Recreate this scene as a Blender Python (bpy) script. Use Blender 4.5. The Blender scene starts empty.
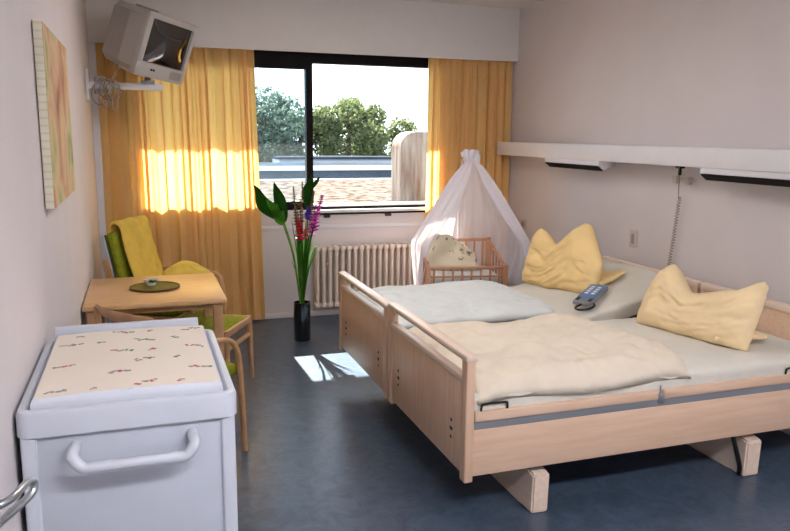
import bpy, bmesh, math, random
from mathutils import Vector, Matrix, noise
random.seed(7)
PI = math.pi
scene = bpy.context.scene
COL = scene.collection

# ------------------------------------------------------------------ materials
def lin(c):
    return tuple(((x/255)/12.92 if x/255 <= .04045 else ((x/255+.055)/1.055)**2.4) for x in c) + (1,)

def mat(name, rgb, rough=.6, metal=0, var=0, vscale=8, bump=0, bscale=60, stretch=None, rgb2=None, spec=.5, coat=0):
    m = bpy.data.materials.new(name); m.use_nodes = True
    nt = m.node_tree; b = nt.nodes['Principled BSDF']
    b.inputs['Base Color'].default_value = lin(rgb)
    b.inputs['Roughness'].default_value = rough
    b.inputs['Metallic'].default_value = metal
    b.inputs['Specular IOR Level'].default_value = spec
    b.inputs['Coat Weight'].default_value = coat
    tc = nt.nodes.new('ShaderNodeTexCoord'); mp = nt.nodes.new('ShaderNodeMapping')
    nt.links.new(tc.outputs['Object'], mp.inputs['Vector'])
    if stretch: mp.inputs['Scale'].default_value = stretch
    n = nt.nodes.new('ShaderNodeTexNoise'); n.inputs['Scale'].default_value = vscale
    n.inputs['Detail'].default_value = 5
    nt.links.new(mp.outputs[0], n.inputs['Vector'])
    r = nt.nodes.new('ShaderNodeValToRGB')
    c2 = rgb2 or tuple(max(0, x*(1-var)) for x in rgb)
    r.color_ramp.elements[0].position = .35; r.color_ramp.elements[1].position = .65
    r.color_ramp.elements[0].color = lin(c2); r.color_ramp.elements[1].color = lin(rgb)
    nt.links.new(n.outputs['Fac'], r.inputs[0]); nt.links.new(r.outputs[0], b.inputs['Base Color'])
    if bump:
        n2 = nt.nodes.new('ShaderNodeTexNoise'); n2.inputs['Scale'].default_value = bscale
        nt.links.new(tc.outputs['Object'], n2.inputs['Vector'])
        bp = nt.nodes.new('ShaderNodeBump'); bp.inputs['Strength'].default_value = bump
        bp.inputs['Distance'].default_value = .01
        nt.links.new(n2.outputs['Fac'], bp.inputs['Height']); nt.links.new(bp.outputs[0], b.inputs['Normal'])
    return m

def translucent(name, rgb, trgb, tw, alpha=1, var=.05, vscale=20):
    m = bpy.data.materials.new(name); m.use_nodes = True
    nt = m.node_tree; nt.nodes.clear()
    o = nt.nodes.new('ShaderNodeOutputMaterial')
    d = nt.nodes.new('ShaderNodeBsdfDiffuse'); t = nt.nodes.new('ShaderNodeBsdfTranslucent')
    n = nt.nodes.new('ShaderNodeTexNoise'); n.inputs['Scale'].default_value = vscale
    tc = nt.nodes.new('ShaderNodeTexCoord'); nt.links.new(tc.outputs['Object'], n.inputs['Vector'])
    r = nt.nodes.new('ShaderNodeValToRGB')
    r.color_ramp.elements[0].color = lin([x*(1-var) for x in rgb]); r.color_ramp.elements[1].color = lin(rgb)
    nt.links.new(n.outputs['Fac'], r.inputs[0]); nt.links.new(r.outputs[0], d.inputs[0])
    t.inputs[0].default_value = lin(trgb)
    mx = nt.nodes.new('ShaderNodeMixShader'); mx.inputs[0].default_value = tw
    nt.links.new(d.outputs[0], mx.inputs[1]); nt.links.new(t.outputs[0], mx.inputs[2])
    last = mx
    if alpha < 1:
        tr = nt.nodes.new('ShaderNodeBsdfTransparent'); m2 = nt.nodes.new('ShaderNodeMixShader')
        m2.inputs[0].default_value = alpha
        nt.links.new(tr.outputs[0], m2.inputs[1]); nt.links.new(mx.outputs[0], m2.inputs[2]); last = m2
    nt.links.new(last.outputs[0], o.inputs[0])
    return m

def glass(name, tint=(255, 255, 255), haze=0, refl=1.0):
    m = bpy.data.materials.new(name); m.use_nodes = True
    nt = m.node_tree; nt.nodes.clear()
    o = nt.nodes.new('ShaderNodeOutputMaterial')
    tr = nt.nodes.new('ShaderNodeBsdfTransparent'); tr.inputs[0].default_value = lin(tint)
    gl = nt.nodes.new('ShaderNodeBsdfGlossy'); gl.inputs['Roughness'].default_value = .02
    fr = nt.nodes.new('ShaderNodeFresnel'); fr.inputs[0].default_value = 1.2
    mx = nt.nodes.new('ShaderNodeMixShader')
    nt.links.new(fr.outputs[0], mx.inputs[0]); nt.links.new(tr.outputs[0], mx.inputs[1]); nt.links.new(gl.outputs[0], mx.inputs[2])
    last = mx
    if haze:
        d = nt.nodes.new('ShaderNodeBsdfTranslucent'); d.inputs[0].default_value = (1, 1, 1, 1)
        m2 = nt.nodes.new('ShaderNodeMixShader'); m2.inputs[0].default_value = haze
        nt.links.new(mx.outputs[0], m2.inputs[1]); nt.links.new(d.outputs[0], m2.inputs[2]); last = m2
    nt.links.new(last.outputs[0], o.inputs[0])
    return m

def emit(name, rgb, s):
    m = bpy.data.materials.new(name); m.use_nodes = True
    nt = m.node_tree; nt.nodes.clear()
    o = nt.nodes.new('ShaderNodeOutputMaterial'); e = nt.nodes.new('ShaderNodeEmission')
    e.inputs[0].default_value = lin(rgb); e.inputs[1].default_value = s
    nt.links.new(e.outputs[0], o.inputs[0]); return m

M = dict(
    wall=mat('wall_paint', (214, 206, 206), .85, var=.015, vscale=3, bump=.08, bscale=120),
    ceil=mat('ceiling_paint', (225, 222, 220), .9, var=.01),
    white=mat('white_paint', (222, 220, 224), .5, var=.015),
    rad=mat('radiator_enamel', (220, 205, 192), .4, var=.02),
    beech=mat('beech_wood', (220, 188, 162), .42, rgb2=(211, 177, 149), vscale=3, stretch=(1.2, 14, 14)),
    beechx=mat('beech_wood_upright', (216, 184, 157), .42, rgb2=(206, 171, 143), vscale=3, stretch=(14, 14, 1.2)),
    beechcap=mat('beech_edge', (230, 208, 190), .3, rgb2=(222, 198, 178), vscale=3, stretch=(14, 1.2, 14)),
    table=mat('beech_table_top', (214, 175, 128), .35, rgb2=(204, 162, 114), vscale=3, stretch=(1.5, 12, 12)),
    chairwood=mat('chair_beech', (190, 148, 108), .4, rgb2=(176, 132, 92), vscale=4, stretch=(3, 3, 3)),
    cribwood=mat('crib_wood', (196, 146, 114), .4, rgb2=(180, 128, 96), vscale=4, stretch=(3, 3, 3)),
    green=mat('green_upholstery', (140, 146, 18), .9, var=.15, vscale=30, bump=.2, bscale=300),
    dgreen=mat('dark_green_piping', (62, 74, 22), .9, var=.1),
    yblanket=mat('yellow_blanket', (230, 196, 84), .9, var=.08, vscale=10, bump=.25, bscale=40),
    pillow=mat('yellow_pillowcase', (240, 208, 146), .85, var=.04, vscale=6, bump=.15, bscale=40),
    pillow2=mat('peach_pillowcase', (240, 214, 168), .85, var=.04, vscale=6, bump=.15, bscale=40),
    sheet=mat('sheet_cotton', (214, 209, 197), .9, var=.03, vscale=5, bump=.2, bscale=25),
    duvet=mat('cream_duvet', (225, 212, 192), .9, var=.03, vscale=9, bump=.3, bscale=28),
    duvet2=mat('white_duvet', (214, 218, 216), .9, var=.03, vscale=9, bump=.25, bscale=25),
    metal=mat('grey_metal', (134, 136, 142), .5, .3),
    steel=mat('brushed_steel', (180, 184, 188), .28, .9),
    dark=mat('dark_metal', (35, 35, 38), .4, .3),
    black=mat('black_plastic', (14, 14, 14), .35),
    frame=mat('black_window_frame', (16, 12, 11), .6, var=.1, spec=.15),
    laminate=mat('pale_blue_laminate', (198, 202, 212), .35, var=.01),
    lampanel=mat('grey_blue_panel', (186, 191, 202), .4, var=.02),
    matcover=mat('cream_mat_cover', (232, 220, 206), .6, var=.015),
    matshade=mat('shaded_mat_side', (206, 210, 220), .6, var=.01),  # bluish shade on the cream cover's side, put into its colour
    tv=mat('grey_tv_plastic', (186, 182, 178), .5, var=.01, bump=.03, bscale=400),
    tvd=mat('grey_tv_grille', (150, 146, 142), .6),
    tube=mat('tv_glass', (10, 9, 8), .06, spec=.9, coat=1),
    placemat=mat('olive_placemat', (112, 104, 20), .7, var=.15, vscale=20),
    placerim=mat('brown_placemat_rim', (84, 54, 20), .6),
    cable=mat('grey_cable', (150, 140, 128), .5),
    remote=mat('blue_handset', (96, 132, 176), .4, var=.1),
    vase=mat('dark_vase', (14, 16, 12), .12, spec=.6, coat=1),
    stem=mat('green_stem', (104, 150, 60), .5, var=.2, vscale=20),
    soil=mat('gravel', (118, 108, 101), 1, rgb2=(44, 38, 34), vscale=7, spec=0),
    flash=mat('zinc_flashing', (190, 194, 198), .8, spec=.1),
    roofing=mat('grey_roofing', (66, 74, 84), 1, spec=0, var=.2, vscale=1),
    arch_refl=mat('streaked_reflection', (150, 142, 132), .7, rgb2=(104, 78, 60), vscale=3, stretch=(4, 4, .5)),  # tones of a curtain reflection given to a solid shape
    ground=mat('outdoor_ground', (110, 116, 90), .9, var=.2),
    bark=mat('bark', (80, 66, 52), .9, var=.3),
    socket=mat('socket_plastic', (196, 186, 176), .5),
    print_g=mat('print_green', (70, 130, 96), .6), print_r=mat('print_red', (196, 84, 96), .6),
    print_b=mat('print_brown', (176, 156, 142), .6), print_d=mat('print_grey', (140, 138, 142), .6),
    cartoon=mat('printed_baby_cotton', (228, 216, 188), .9, rgb2=(120, 100, 74), vscale=16),
    pink=mat('pink_petal', (226, 70, 190), .6, var=.2, vscale=40), red=mat('red_petal', (214, 20, 60), .6, var=.2, vscale=40),
    purple=mat('purple_petal', (90, 50, 170), .6, var=.2, vscale=40), bud=mat('bud', (120, 110, 50), .6, rgb2=(110, 60, 50), vscale=30),
)
M['cartoon'].node_tree.nodes['Color Ramp'].color_ramp.elements[0].position = .36
M['cartoon'].node_tree.nodes['Color Ramp'].color_ramp.elements[1].position = .42
M['curtain'] = translucent('yellow_curtain', (252, 216, 150), (255, 212, 124), .45)
M['net'] = translucent('white_netting', (236, 238, 248), (245, 240, 246), .45, .84)
M['leaf'] = translucent('leaf_green', (70, 124, 40), (110, 200, 60), .4, var=.3)
M['leafd'] = translucent('dark_leaf', (26, 62, 22), (50, 110, 30), .15, var=.3)
M['foliage'] = translucent('foliage', (106, 118, 88), (116, 130, 88), .35, var=.5, vscale=.9)
M['foliage2'] = translucent('blue_green_foliage', (100, 116, 108), (104, 122, 106), .35, var=.5, vscale=.9)
M['glass'] = glass('window_glass')
M['hazeglass'] = glass('double_window_glass', (240, 248, 252), .005)
M['fill_emitter'] = emit('fill_glow', (255, 248, 244), 17)  # glow of the unseen fill added above the beds
M['fill_emitter2'] = emit('bright_fill_glow', (250, 250, 255), 38)  # stronger glow for the fill added on the camera side

def floor_mat():
    m = mat('blue_grey_linoleum', (84, 99, 118), .30, rgb2=(48, 60, 76), vscale=7, spec=.45)
    nt = m.node_tree
    n = [x for x in nt.nodes if x.type == 'TEX_NOISE'][0]
    n.inputs['Detail'].default_value = 9; n.inputs['Roughness'].default_value = .72; n.inputs['Distortion'].default_value = 1.2
    n.inputs['Scale'].default_value = 9
    r = nt.nodes['Color Ramp']; r.color_ramp.elements[0].position = .3; r.color_ramp.elements[1].position = .72
    return m
M['floor'] = floor_mat()

def paint_mat():
    m = mat('abstract_painting', (186, 178, 130), .8)
    nt = m.node_tree; r = nt.nodes['Color Ramp'].color_ramp
    n = [x for x in nt.nodes if x.type == 'TEX_NOISE'][0]
    n.inputs['Scale'].default_value = 3.2; n.inputs['Distortion'].default_value = .5; n.inputs['Detail'].default_value = 3
    r.elements[0].position = .3; r.elements[0].color = lin((150, 104, 74))
    r.elements[1].position = .72; r.elements[1].color = lin((140, 138, 92))
    e = r.elements.new(.44); e.color = lin((196, 148, 116))
    e = r.elements.new(.54); e.color = lin((206, 180, 138))
    e = r.elements.new(.62); e.color = lin((176, 172, 120))
    return m
M['painting'] = paint_mat()
def edge_mat():
    m = mat('stapled_canvas_edge', (224, 218, 196), .8)
    nt = m.node_tree; b = nt.nodes['Principled BSDF']
    w = nt.nodes.new('ShaderNodeTexWave'); w.bands_direction = 'Z'; w.inputs['Scale'].default_value = 11
    tc = nt.nodes['Texture Coordinate']; nt.links.new(tc.outputs['Object'], w.inputs['Vector'])
    r = nt.nodes.new('ShaderNodeValToRGB'); r.color_ramp.elements[0].position = .12; r.color_ramp.elements[1].position = .25
    r.color_ramp.elements[0].color = lin((212, 205, 182)); r.color_ramp.elements[1].color = lin((224, 218, 196))
    nt.links.new(w.outputs['Color'], r.inputs[0]); nt.links.new(r.outputs[0], b.inputs['Base Color'])
    return m
M['cedge'] = edge_mat()

# ------------------------------------------------------------------ builders
def tag(o, label=None, cat=None, group=None, kind=None):
    if label: o['label'] = label
    if cat: o['category'] = cat
    if group: o['group'] = group
    if kind: o['kind'] = kind
    return o

def thing(name, label, cat, loc=(0, 0, 0), rz=0, group=None):
    o = bpy.data.objects.new(name, None); COL.objects.link(o)
    o.empty_display_size = .1
    o.location = loc; o.rotation_euler = (0, 0, rz)
    return tag(o, label, cat, group)

def root_matrix(o):
    m = Matrix.Translation(o.location) @ o.rotation_euler.to_matrix().to_4x4()
    return root_matrix(o.parent) @ m if o.parent else m

class MB:
    def __init__(s): s.bm = bmesh.new(); s.mats = []; s.cur = 0
    def use(s, m):
        if m not in s.mats: s.mats.append(m)
        s.cur = s.mats.index(m); return s
    def _mark(s, faces):
        for f in faces: f.material_index = s.cur
    def box(s, x0, x1, y0, y1, z0, z1, bev=0, seg=2, mx=None):
        r = bmesh.ops.create_cube(s.bm, size=1)
        vs = r['verts']
        for v in vs:
            v.co = Vector(((x0+x1)/2+v.co.x*(x1-x0), (y0+y1)/2+v.co.y*(y1-y0), (z0+z1)/2+v.co.z*(z1-z0)))
        fs = set(f for v in vs for f in v.link_faces)
        if bev:
            es = list(set(e for v in vs for e in v.link_edges))
            rr = bmesh.ops.bevel(s.bm, geom=es, offset=bev, segments=seg, affect='EDGES', profile=.5)
            fs = set(rr['faces']) | set(f for f in fs if f.is_valid)
            vs = list(set(v for f in fs for v in f.verts))
        if mx is not None:
            for v in vs: v.co = mx @ v.co
        s._mark(fs); return s
    def tube(s, pts, r, seg=10, cap=True, flat=None, closed=False):
        pts = [Vector(p) for p in pts]; n = len(pts)
        rs = r if isinstance(r, (list, tuple)) else [r]*n
        rings = []; up = None
        for i, p in enumerate(pts):
            if closed: d = pts[(i+1) % n]-pts[i-1]
            else: d = pts[min(i+1, n-1)]-pts[max(i-1, 0)]
            d.normalize()
            if up is None:
                up = Vector((0, 0, 1)) if abs(d.z) < .9 else Vector((1, 0, 0))
            a = d.cross(up)
            if a.length < 1e-4: a = d.cross(Vector((0, 1, 0)))
            a.normalize(); b = a.cross(d).normalized(); up = b
            fa, fb = flat if flat else (1, 1)
            rings.append([s.bm.verts.new(p+(a*math.cos(t)*fa+b*math.sin(t)*fb)*rs[i]) for t in [2*PI*k/seg for k in range(seg)]])
        fs = []
        m = n if closed else n-1
        for i in range(m):
            A, B = rings[i], rings[(i+1) % n]
            for k in range(seg):
                fs.append(s.bm.faces.new((A[k], A[(k+1) % seg], B[(k+1) % seg], B[k])))
        if cap and not closed:
            fs.append(s.bm.faces.new(rings[0][::-1])); fs.append(s.bm.faces.new(rings[-1]))
        s._mark(fs); return s
    def lathe(s, prof, c=(0, 0, 0), seg=28, close=False):
        c = Vector(c); rings = []
        for r, z in prof:
            rings.append([s.bm.verts.new(c+Vector((r*math.cos(2*PI*k/seg), r*math.sin(2*PI*k/seg), z))) for k in range(seg)])
        fs = []
        for A, B in zip(rings, rings[1:]):
            for k in range(seg): fs.append(s.bm.faces.new((A[k], A[(k+1) % seg], B[(k+1) % seg], B[k])))
        if prof[0][0] > 1e-4: fs.append(s.bm.faces.new(rings[0][::-1]))
        if prof[-1][0] > 1e-4: fs.append(s.bm.faces.new(rings[-1]))
        s._mark(fs); return s
    def prism(s, poly, axis, a, b, bev=0):
        # poly: list of 2-D points in the plane perpendicular to axis, extruded a..b
        def P(u, w, t):
            return {'x': (t, u, w), 'y': (u, t, w), 'z': (u, w, t)}[axis]
        A = [s.bm.verts.new(P(u, w, a)) for u, w in poly]; B = [s.bm.verts.new(P(u, w, b)) for u, w in poly]
        fs = [s.bm.faces.new(A[::-1]), s.bm.faces.new(B)]
        n = len(poly)
        for i in range(n): fs.append(s.bm.faces.new((A[i], A[(i+1) % n], B[(i+1) % n], B[i])))
        if bev:
            es = list(set(e for f in fs for e in f.edges))
            rr = bmesh.ops.bevel(s.bm, geom=es, offset=bev, segments=2, affect='EDGES')
            fs = set(rr['faces']) | set(f for f in fs if f.is_valid)
        s._mark(fs); return s
    def grid(s, fn, nu, nv, closeu=False):
        V = [[s.bm.verts.new(fn(i/(nu), j/(nv))) for j in range(nv+1)] for i in range(nu if closeu else nu+1)]
        fs = []
        for i in range(nu):
            for j in range(nv):
                a, b = V[i], V[(i+1) % len(V)]
                fs.append(s.bm.faces.new((a[j], b[j], b[j+1], a[j+1])))
        s._mark(fs); return s
    def ball(s, c, r, sc=(1, 1, 1), u=10, v=7):
        rr = bmesh.ops.create_uvsphere(s.bm, u_segments=u, v_segments=v, radius=r)
        for q in rr['verts']: q.co = Vector(c)+Vector((q.co.x*sc[0], q.co.y*sc[1], q.co.z*sc[2]))
        s._mark(set(f for q in rr['verts'] for f in q.link_faces)); return s
    def xf(s, mx):
        for v in s.bm.verts: v.co = mx @ v.co
        return s
    def build(s, name, m=None, parent=None, world=False, smooth=True, ang=35):
        if parent and world:
            s.xf(root_matrix(parent).inverted())
        bmesh.ops.remove_doubles(s.bm, verts=s.bm.verts, dist=1e-5)
        bmesh.ops.recalc_face_normals(s.bm, faces=s.bm.faces)
        me = bpy.data.meshes.new(name); s.bm.to_mesh(me); s.bm.free()
        if s.mats:
            for q in s.mats: me.materials.append(M[q])
        else: me.materials.append(M[m])
        if smooth:
            for p in me.polygons: p.use_smooth = True
            me.set_sharp_from_angle(angle=math.radians(ang))
        o = bpy.data.objects.new(name, me); COL.objects.link(o)
        if parent: o.parent = parent
        else:
            # put the origin at the base of the thing
            lo = Vector([min(v.co[i] for v in me.vertices) for i in range(3)]); hi = Vector([max(v.co[i] for v in me.vertices) for i in range(3)])
            c = Vector(((lo.x+hi.x)/2, (lo.y+hi.y)/2, lo.z))
            me.transform(Matrix.Translation(-c)); o.location = c
        return o

def copy_tree(o, parent=None):
    c = o.copy(); COL.objects.link(c)
    if parent: c.parent = parent
    for ch in [q for q in bpy.data.objects if q.parent == o]: copy_tree(ch, c)
    return c

def struct(name, mb, m=None, parent=None):
    o = mb.build(name, m, parent, world=bool(parent)); 
    if not parent: o['kind'] = 'structure'
    return o

def catmull(pts, n=8, closed=False):
    P = [Vector(p) for p in pts]; out = []
    m = len(P)
    for i in range(m if closed else m-1):
        if closed: p0, p1, p2, p3 = P[i-1], P[i], P[(i+1) % m], P[(i+2) % m]
        else: p0, p1, p2, p3 = P[max(i-1, 0)], P[i], P[i+1], P[min(i+2, m-1)]
        for k in range(n):
            t = k/n
            out.append(.5*((2*p1)+(p2-p0)*t+(2*p0-5*p1+4*p2-p3)*t*t+(3*p1-p0-3*p2+p3)*t**3))
    if not closed: out.append(P[-1])
    return out

# ------------------------------------------------------------------ room
XL, XR, YB, YF, ZC = -.354, 3.509, 6.708, -1.6, 2.9
HY = 6.612      # face of the curtain header
struct('floor', MB().box(XL-.15, XR+.15, YF-.15, YB+.25, -.1, 0), 'floor')
struct('ceiling', MB().box(XL-.15, XR+.15, YF-.15, YB+.25, ZC, ZC+.1), 'ceil')
struct('wall_left', MB().box(XL-.15, XL, YF-.15, YB+.25, 0, ZC), 'wall')
struct('wall_right', MB().box(XR, XR+.15, YF-.15, YB+.25, 0, ZC), 'wall')
struct('wall_front', MB().box(XL, XR, YF-.15, YF, 0, ZC), 'wall')
WX0, WX1, WZ0, WZ1 = -.12, 2.80, 1.0, 2.43
w = MB()
w.box(XL, WX0, YB, YB+.25, 0, ZC).box(WX1, XR, YB, YB+.25, 0, ZC).box(WX0, WX1, YB, YB+.25, 0, WZ0-.01).box(WX0, WX1, YB, YB+.25, WZ1, ZC)
struct('wall_back', w, 'wall')
struct('trim_1', MB().box(XL, XR, HY, HY+.02, 2.408, ZC), 'ceil')           # curtain header board
struct('trim_2', MB().box(XL, -.30, 6.62, YB, 0, 2.405), 'white')           # pilaster in the left corner
struct('trim_3', MB().box(1.0, XR, YB-.012, YB, .83, .865, .003), 'white')   # ledge under the window
struct('baseboard_back', MB().box(-.3, XR, YB-.014, YB, 0, .05, .003), 'wall')

# window: dark aluminium frame with a sliding left sash
f = MB()
f.box(WX0, WX1, YB+.03, YB+.13, WZ1-.10, WZ1).box(WX0, WX0+.06, YB+.03, YB+.13, WZ0+.03, WZ1).box(WX1-.06, WX1, YB+.03, YB+.13, WZ0+.03, WZ1)
f.box(WX0, WX1, YB+.05, YB+.13, WZ0+.0, WZ0+.03)
win = f.build('window_1', 'frame'); tag(win, kind='structure')
MB().box(1.445, 1.505, YB+.02, YB+.10, WZ0, WZ1-.1).build('window_mullion', 'frame', win, world=True)
s_ = MB()
s_.box(WX0+.06, 1.45, YB+.02, YB+.06, WZ0+.03, WZ0+.085).box(WX0+.06, 1.45, YB+.02, YB+.06, WZ1-.16, WZ1-.1).box(WX0+.06, WX0+.11, YB+.02, YB+.06, WZ0+.03, WZ1-.1)
sash = s_.build('sliding_sash', 'frame', win, world=True)
MB().box(WX0+.11, 1.45, YB+.036, YB+.042, WZ0+.085, WZ1-.16).build('glass_pane', 'hazeglass', sash, world=True)
MB().box(1.5, WX1-.06, YB+.086, YB+.092, WZ0+.03, WZ1-.1).build('glass_pane', 'glass', win, world=True)
MB().box(WX0, WX1, YB-.012, YB+.05, WZ0-.025, WZ0+.005, .004).box(WX0, WX1, YB+.13, YB+.22, WZ0-.02, WZ0+.045, .004).build('window_sill', 'white', win, world=True)
MB().box(1.5, WX1, YB-.022, YB+.02, WZ0-.04, WZ0-.025).build('sill_shadow_strip', 'frame', win, world=True)  # dark strip modelled in place of the shade under the sill
for x in (1.62, 2.22):
    MB().box(x-.03, x+.03, YB-.04, YB-.015, WZ0-.065, WZ0-.04, .005).build('sill_clip', 'black', win, world=True)

# open door leaf lying against the left wall, its handle reaching into view
d = MB().box(XL+.004, XL+.044, .62, 1.50, .01, 2.05, .003)
door = d.build('door_1', 'white'); tag(door, kind='structure')
hp = catmull([(-.312, 1.49, .99), (-.275, 1.52, .99), (-.252, 1.60, .986), (-.243, 1.615, .972), (-.252, 1.60, .955), (-.285, 1.55, .943), (-.315, 1.49, .94)], 6)
h = MB().tube(hp, .0085, 12).build('door_handle', 'steel', door, world=True)
MB().box(-.312, -.30, 1.44, 1.50, .88, 1.03, .004).build('handle_plate', 'steel', h, world=True)

# ------------------------------------------------------------------ curtains
def curtain(name, x0, x1, xb0, xb1, y, z0, z1, nf, seed, label):
    rnd = random.Random(seed)
    ph = [rnd.uniform(0, 6.28) for _ in range(4)]
    def fn(u, v):
        z = z1+(z0-z1)*v
        x = (x0+(x1-x0)*u)*(1-v)+(xb0+(xb1-xb0)*u)*v
        uu = u+.02*math.sin(u*19+ph[0])
        a = .018+.008*v
        yy = a*math.sin(uu*nf*2*PI+ph[1]+.5*math.sin(v*2+u*9))+.009*math.sin(uu*nf*4.7*PI+ph[2])+.006*math.sin(v*5+u*30+ph[3])
        x += .026*math.sin(uu*nf*4*PI+ph[1]*2+.6*math.sin(v*2+u*7))*(.35+.65*math.sin(u*23+ph[2])**2)
        return Vector((x, y+yy, z))
    t = thing(name, label, 'curtain', ((x0+x1)/2, y, z0), 0, 'yellow curtains at the window')
    MB().grid(fn, 420, 40).build('fabric_panel', 'curtain', t, world=True, ang=180)
    def hem(u, v):
        p = fn(u, 0); p.z += .0+.045*(1-v)-.03; p.y -= .004; return p
    MB().grid(hem, 300, 2).build('heading_tape', 'curtain', t, world=True, ang=180)
    return t
curtain('curtain', -.29, .98, -.285, 1.03, 6.668, .015, 2.42, 12, 3, 'long yellow curtain left of the window, sunlit in stripes behind the table')
curtain('curtain', 2.585, 3.465, 2.57, 3.475, 6.668, .015, 2.42, 9, 11, 'shorter-width yellow curtain right of the window, behind the baby cot canopy')
r = MB().box(-.3, 3.5, 6.655, 6.675, 2.425, 2.44)
tag(r.build('curtain_rail', 'white'), 'white curtain rail hidden behind the header above the window', 'curtain rail')

# ------------------------------------------------------------------ radiator
rad = thing('radiator', 'cream column radiator on the wall under the window', 'radiator', (2.0, 6.62, 0))
NX = 17; x0r = 1.50; dx = .0605
col = None
for i in range(NX):
    x = x0r+dx*i
    if col is None:
        m_ = MB()
        for yy in (6.575, 6.635):
            m_.tube([(x, yy, .13), (x, yy, .655)], .0175, 10)
        m_.box(x-.024, x+.024, 6.555, 6.655, .63, .678, .014, 3).box(x-.024, x+.024, 6.555, 6.655, .10, .148, .014, 3)
        m_.box(x-.004, x+.004, 6.575, 6.635, .14, .65)
        col = m_.build('radiator_column', 'rad', rad, world=True)
    else:
        c = col.copy(); COL.objects.link(c); c.location.x = dx*i
m_ = MB().tube([(x0r-.02, 6.605, .655), (x0r+dx*(NX-1)+.02, 6.605, .655)], .018, 12).tube([(x0r-.02, 6.605, .125), (x0r+dx*(NX-1)+.02, 6.605, .125)], .018, 12)
m_.build('manifold', 'rad', rad, world=True)
m_ = MB().tube([(x0r+.09, 6.54, .52), (x0r+.09, 6.56, .52)], .012, 12).build('air_valve', 'rad', rad, world=True)
MB().tube(catmull([(x0r-.0, 6.605, .125), (x0r-.0, 6.66, .122), (x0r-.0, 6.70, .10)], 5), .01, 8).build('supply_pipe', 'rad', rad, world=True)
for x in (1.62, 2.32):
    for z in (.20, .55): MB().box(x-.02, x+.02, 6.648, 6.706, z, z+.04).build('wall_bracket', 'rad', rad, world=True)

# ------------------------------------------------------------------ painting
pt = thing('painting', 'tall abstract canvas in soft green, cream and pink on left wall', 'picture', (XL+.02, 3.57, 1.41))
PX = XL+.036
MB().box(XL+.004, PX-.001, 3.09, 4.06, 1.41, 2.105, .002).build('canvas_edge', 'cedge', pt, world=True)
MB().box(PX-.001, PX+.001, 3.093, 4.057, 1.413, 2.102).build('painted_face', 'painting', pt, world=True)

# ------------------------------------------------------------------ television on its wall arm
cx, cz, cy, yaw, pit, tw_, th, td, rol = .230, 2.308, 5.95, .74, .335, .495, .465, .42, -.11
Rm = Matrix.Rotation(yaw, 4, 'Z') @ Matrix.Rotation(pit, 4, 'X') @ Matrix.Rotation(-rol, 4, 'Y')
Rm = Matrix.Translation((cx, cy, cz)) @ Rm
tv = thing('television', 'boxy grey tube television tilted down on its wall arm', 'television', (.1, 6.1, 2.1))
W2, H2 = tw_/2, th/2
m_ = MB()
# bezel ring
for (a, b, c_, d_) in ((-W2, W2, H2-.045, H2), (-W2, W2, -H2, -H2+.105), (-W2, -W2+.05, -H2+.09, H2-.03), (W2-.035, W2, -H2+.09, H2-.03)):
    m_.box(a, b, -.0, .06, c_, d_, .006)
m_.xf(Rm); m_.build('bezel', 'tv', tv, world=True)
m_ = MB()
secs = [(.055, 1, 1, 0), (.06, .975, .975, 0), (.20, .97, .97, 0), (.205, .955, .955, 0), (.375, .93, .95, 0), (.3925, .90, .92, 0)]
rg = []
for (y, sx, sz, oz) in secs:
    ring = []
    for k in range(32):
        t = 2*PI*(k+.5)/32; c_, s2 = math.cos(t), math.sin(t)
        q = 16; rr = (abs(c_)**q+abs(s2)**q)**(-1/q)
        ring.append(m_.bm.verts.new((c_*rr*W2*sx, y, s2*rr*H2*sz+oz)))
    rg.append(ring)
for A, B in zip(rg, rg[1:]):
    for k in range(32): m_.bm.faces.new((A[k], A[(k+1) % 32], B[(k+1) % 32], B[k]))
m_.bm.faces.new(rg[0][::-1]); m_.bm.faces.new(rg[-1])
m_.xf(Rm); shell = m_.build('casing', 'tv', tv, world=True)
m_ = MB().box(-.09, .09, .27, .33, H2*.94, H2*.94+.018, .006); m_.xf(Rm); m_.build('carry_grip', 'tvd', shell, world=True)
def scr(u, v):
    x = -W2+.052+(tw_-.088)*u; z = -H2+.107+(th-.153)*v
    y = .022-.016*(1-(2*u-1)**2)*(1-(2*v-1)**2)
    return Rm @ Vector((x, y, z))
MB().grid(scr, 16, 16).build('screen', 'tube', tv, world=True)
m_ = MB().box(-W2+.045, W2-.03, .03, .05, -H2+.1, H2-.04); m_.xf(Rm); m_.build('screen_surround', 'black', tv, world=True)
m_ = MB()
for k in range(7): m_.box(W2-.15, W2-.035, -.003, .002, -H2+.025+.009*k, -H2+.03+.009*k)
m_.xf(Rm); m_.build('speaker_grille', 'tvd', tv, world=True)
for x in (-.07, -.045, ):
    m_ = MB().tube([(x-.03, .003, -H2+.06), (x-.03, -.008, -H2+.06)], .008, 12); m_.xf(Rm); m_.build('button', 'black', tv, world=True)

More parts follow.
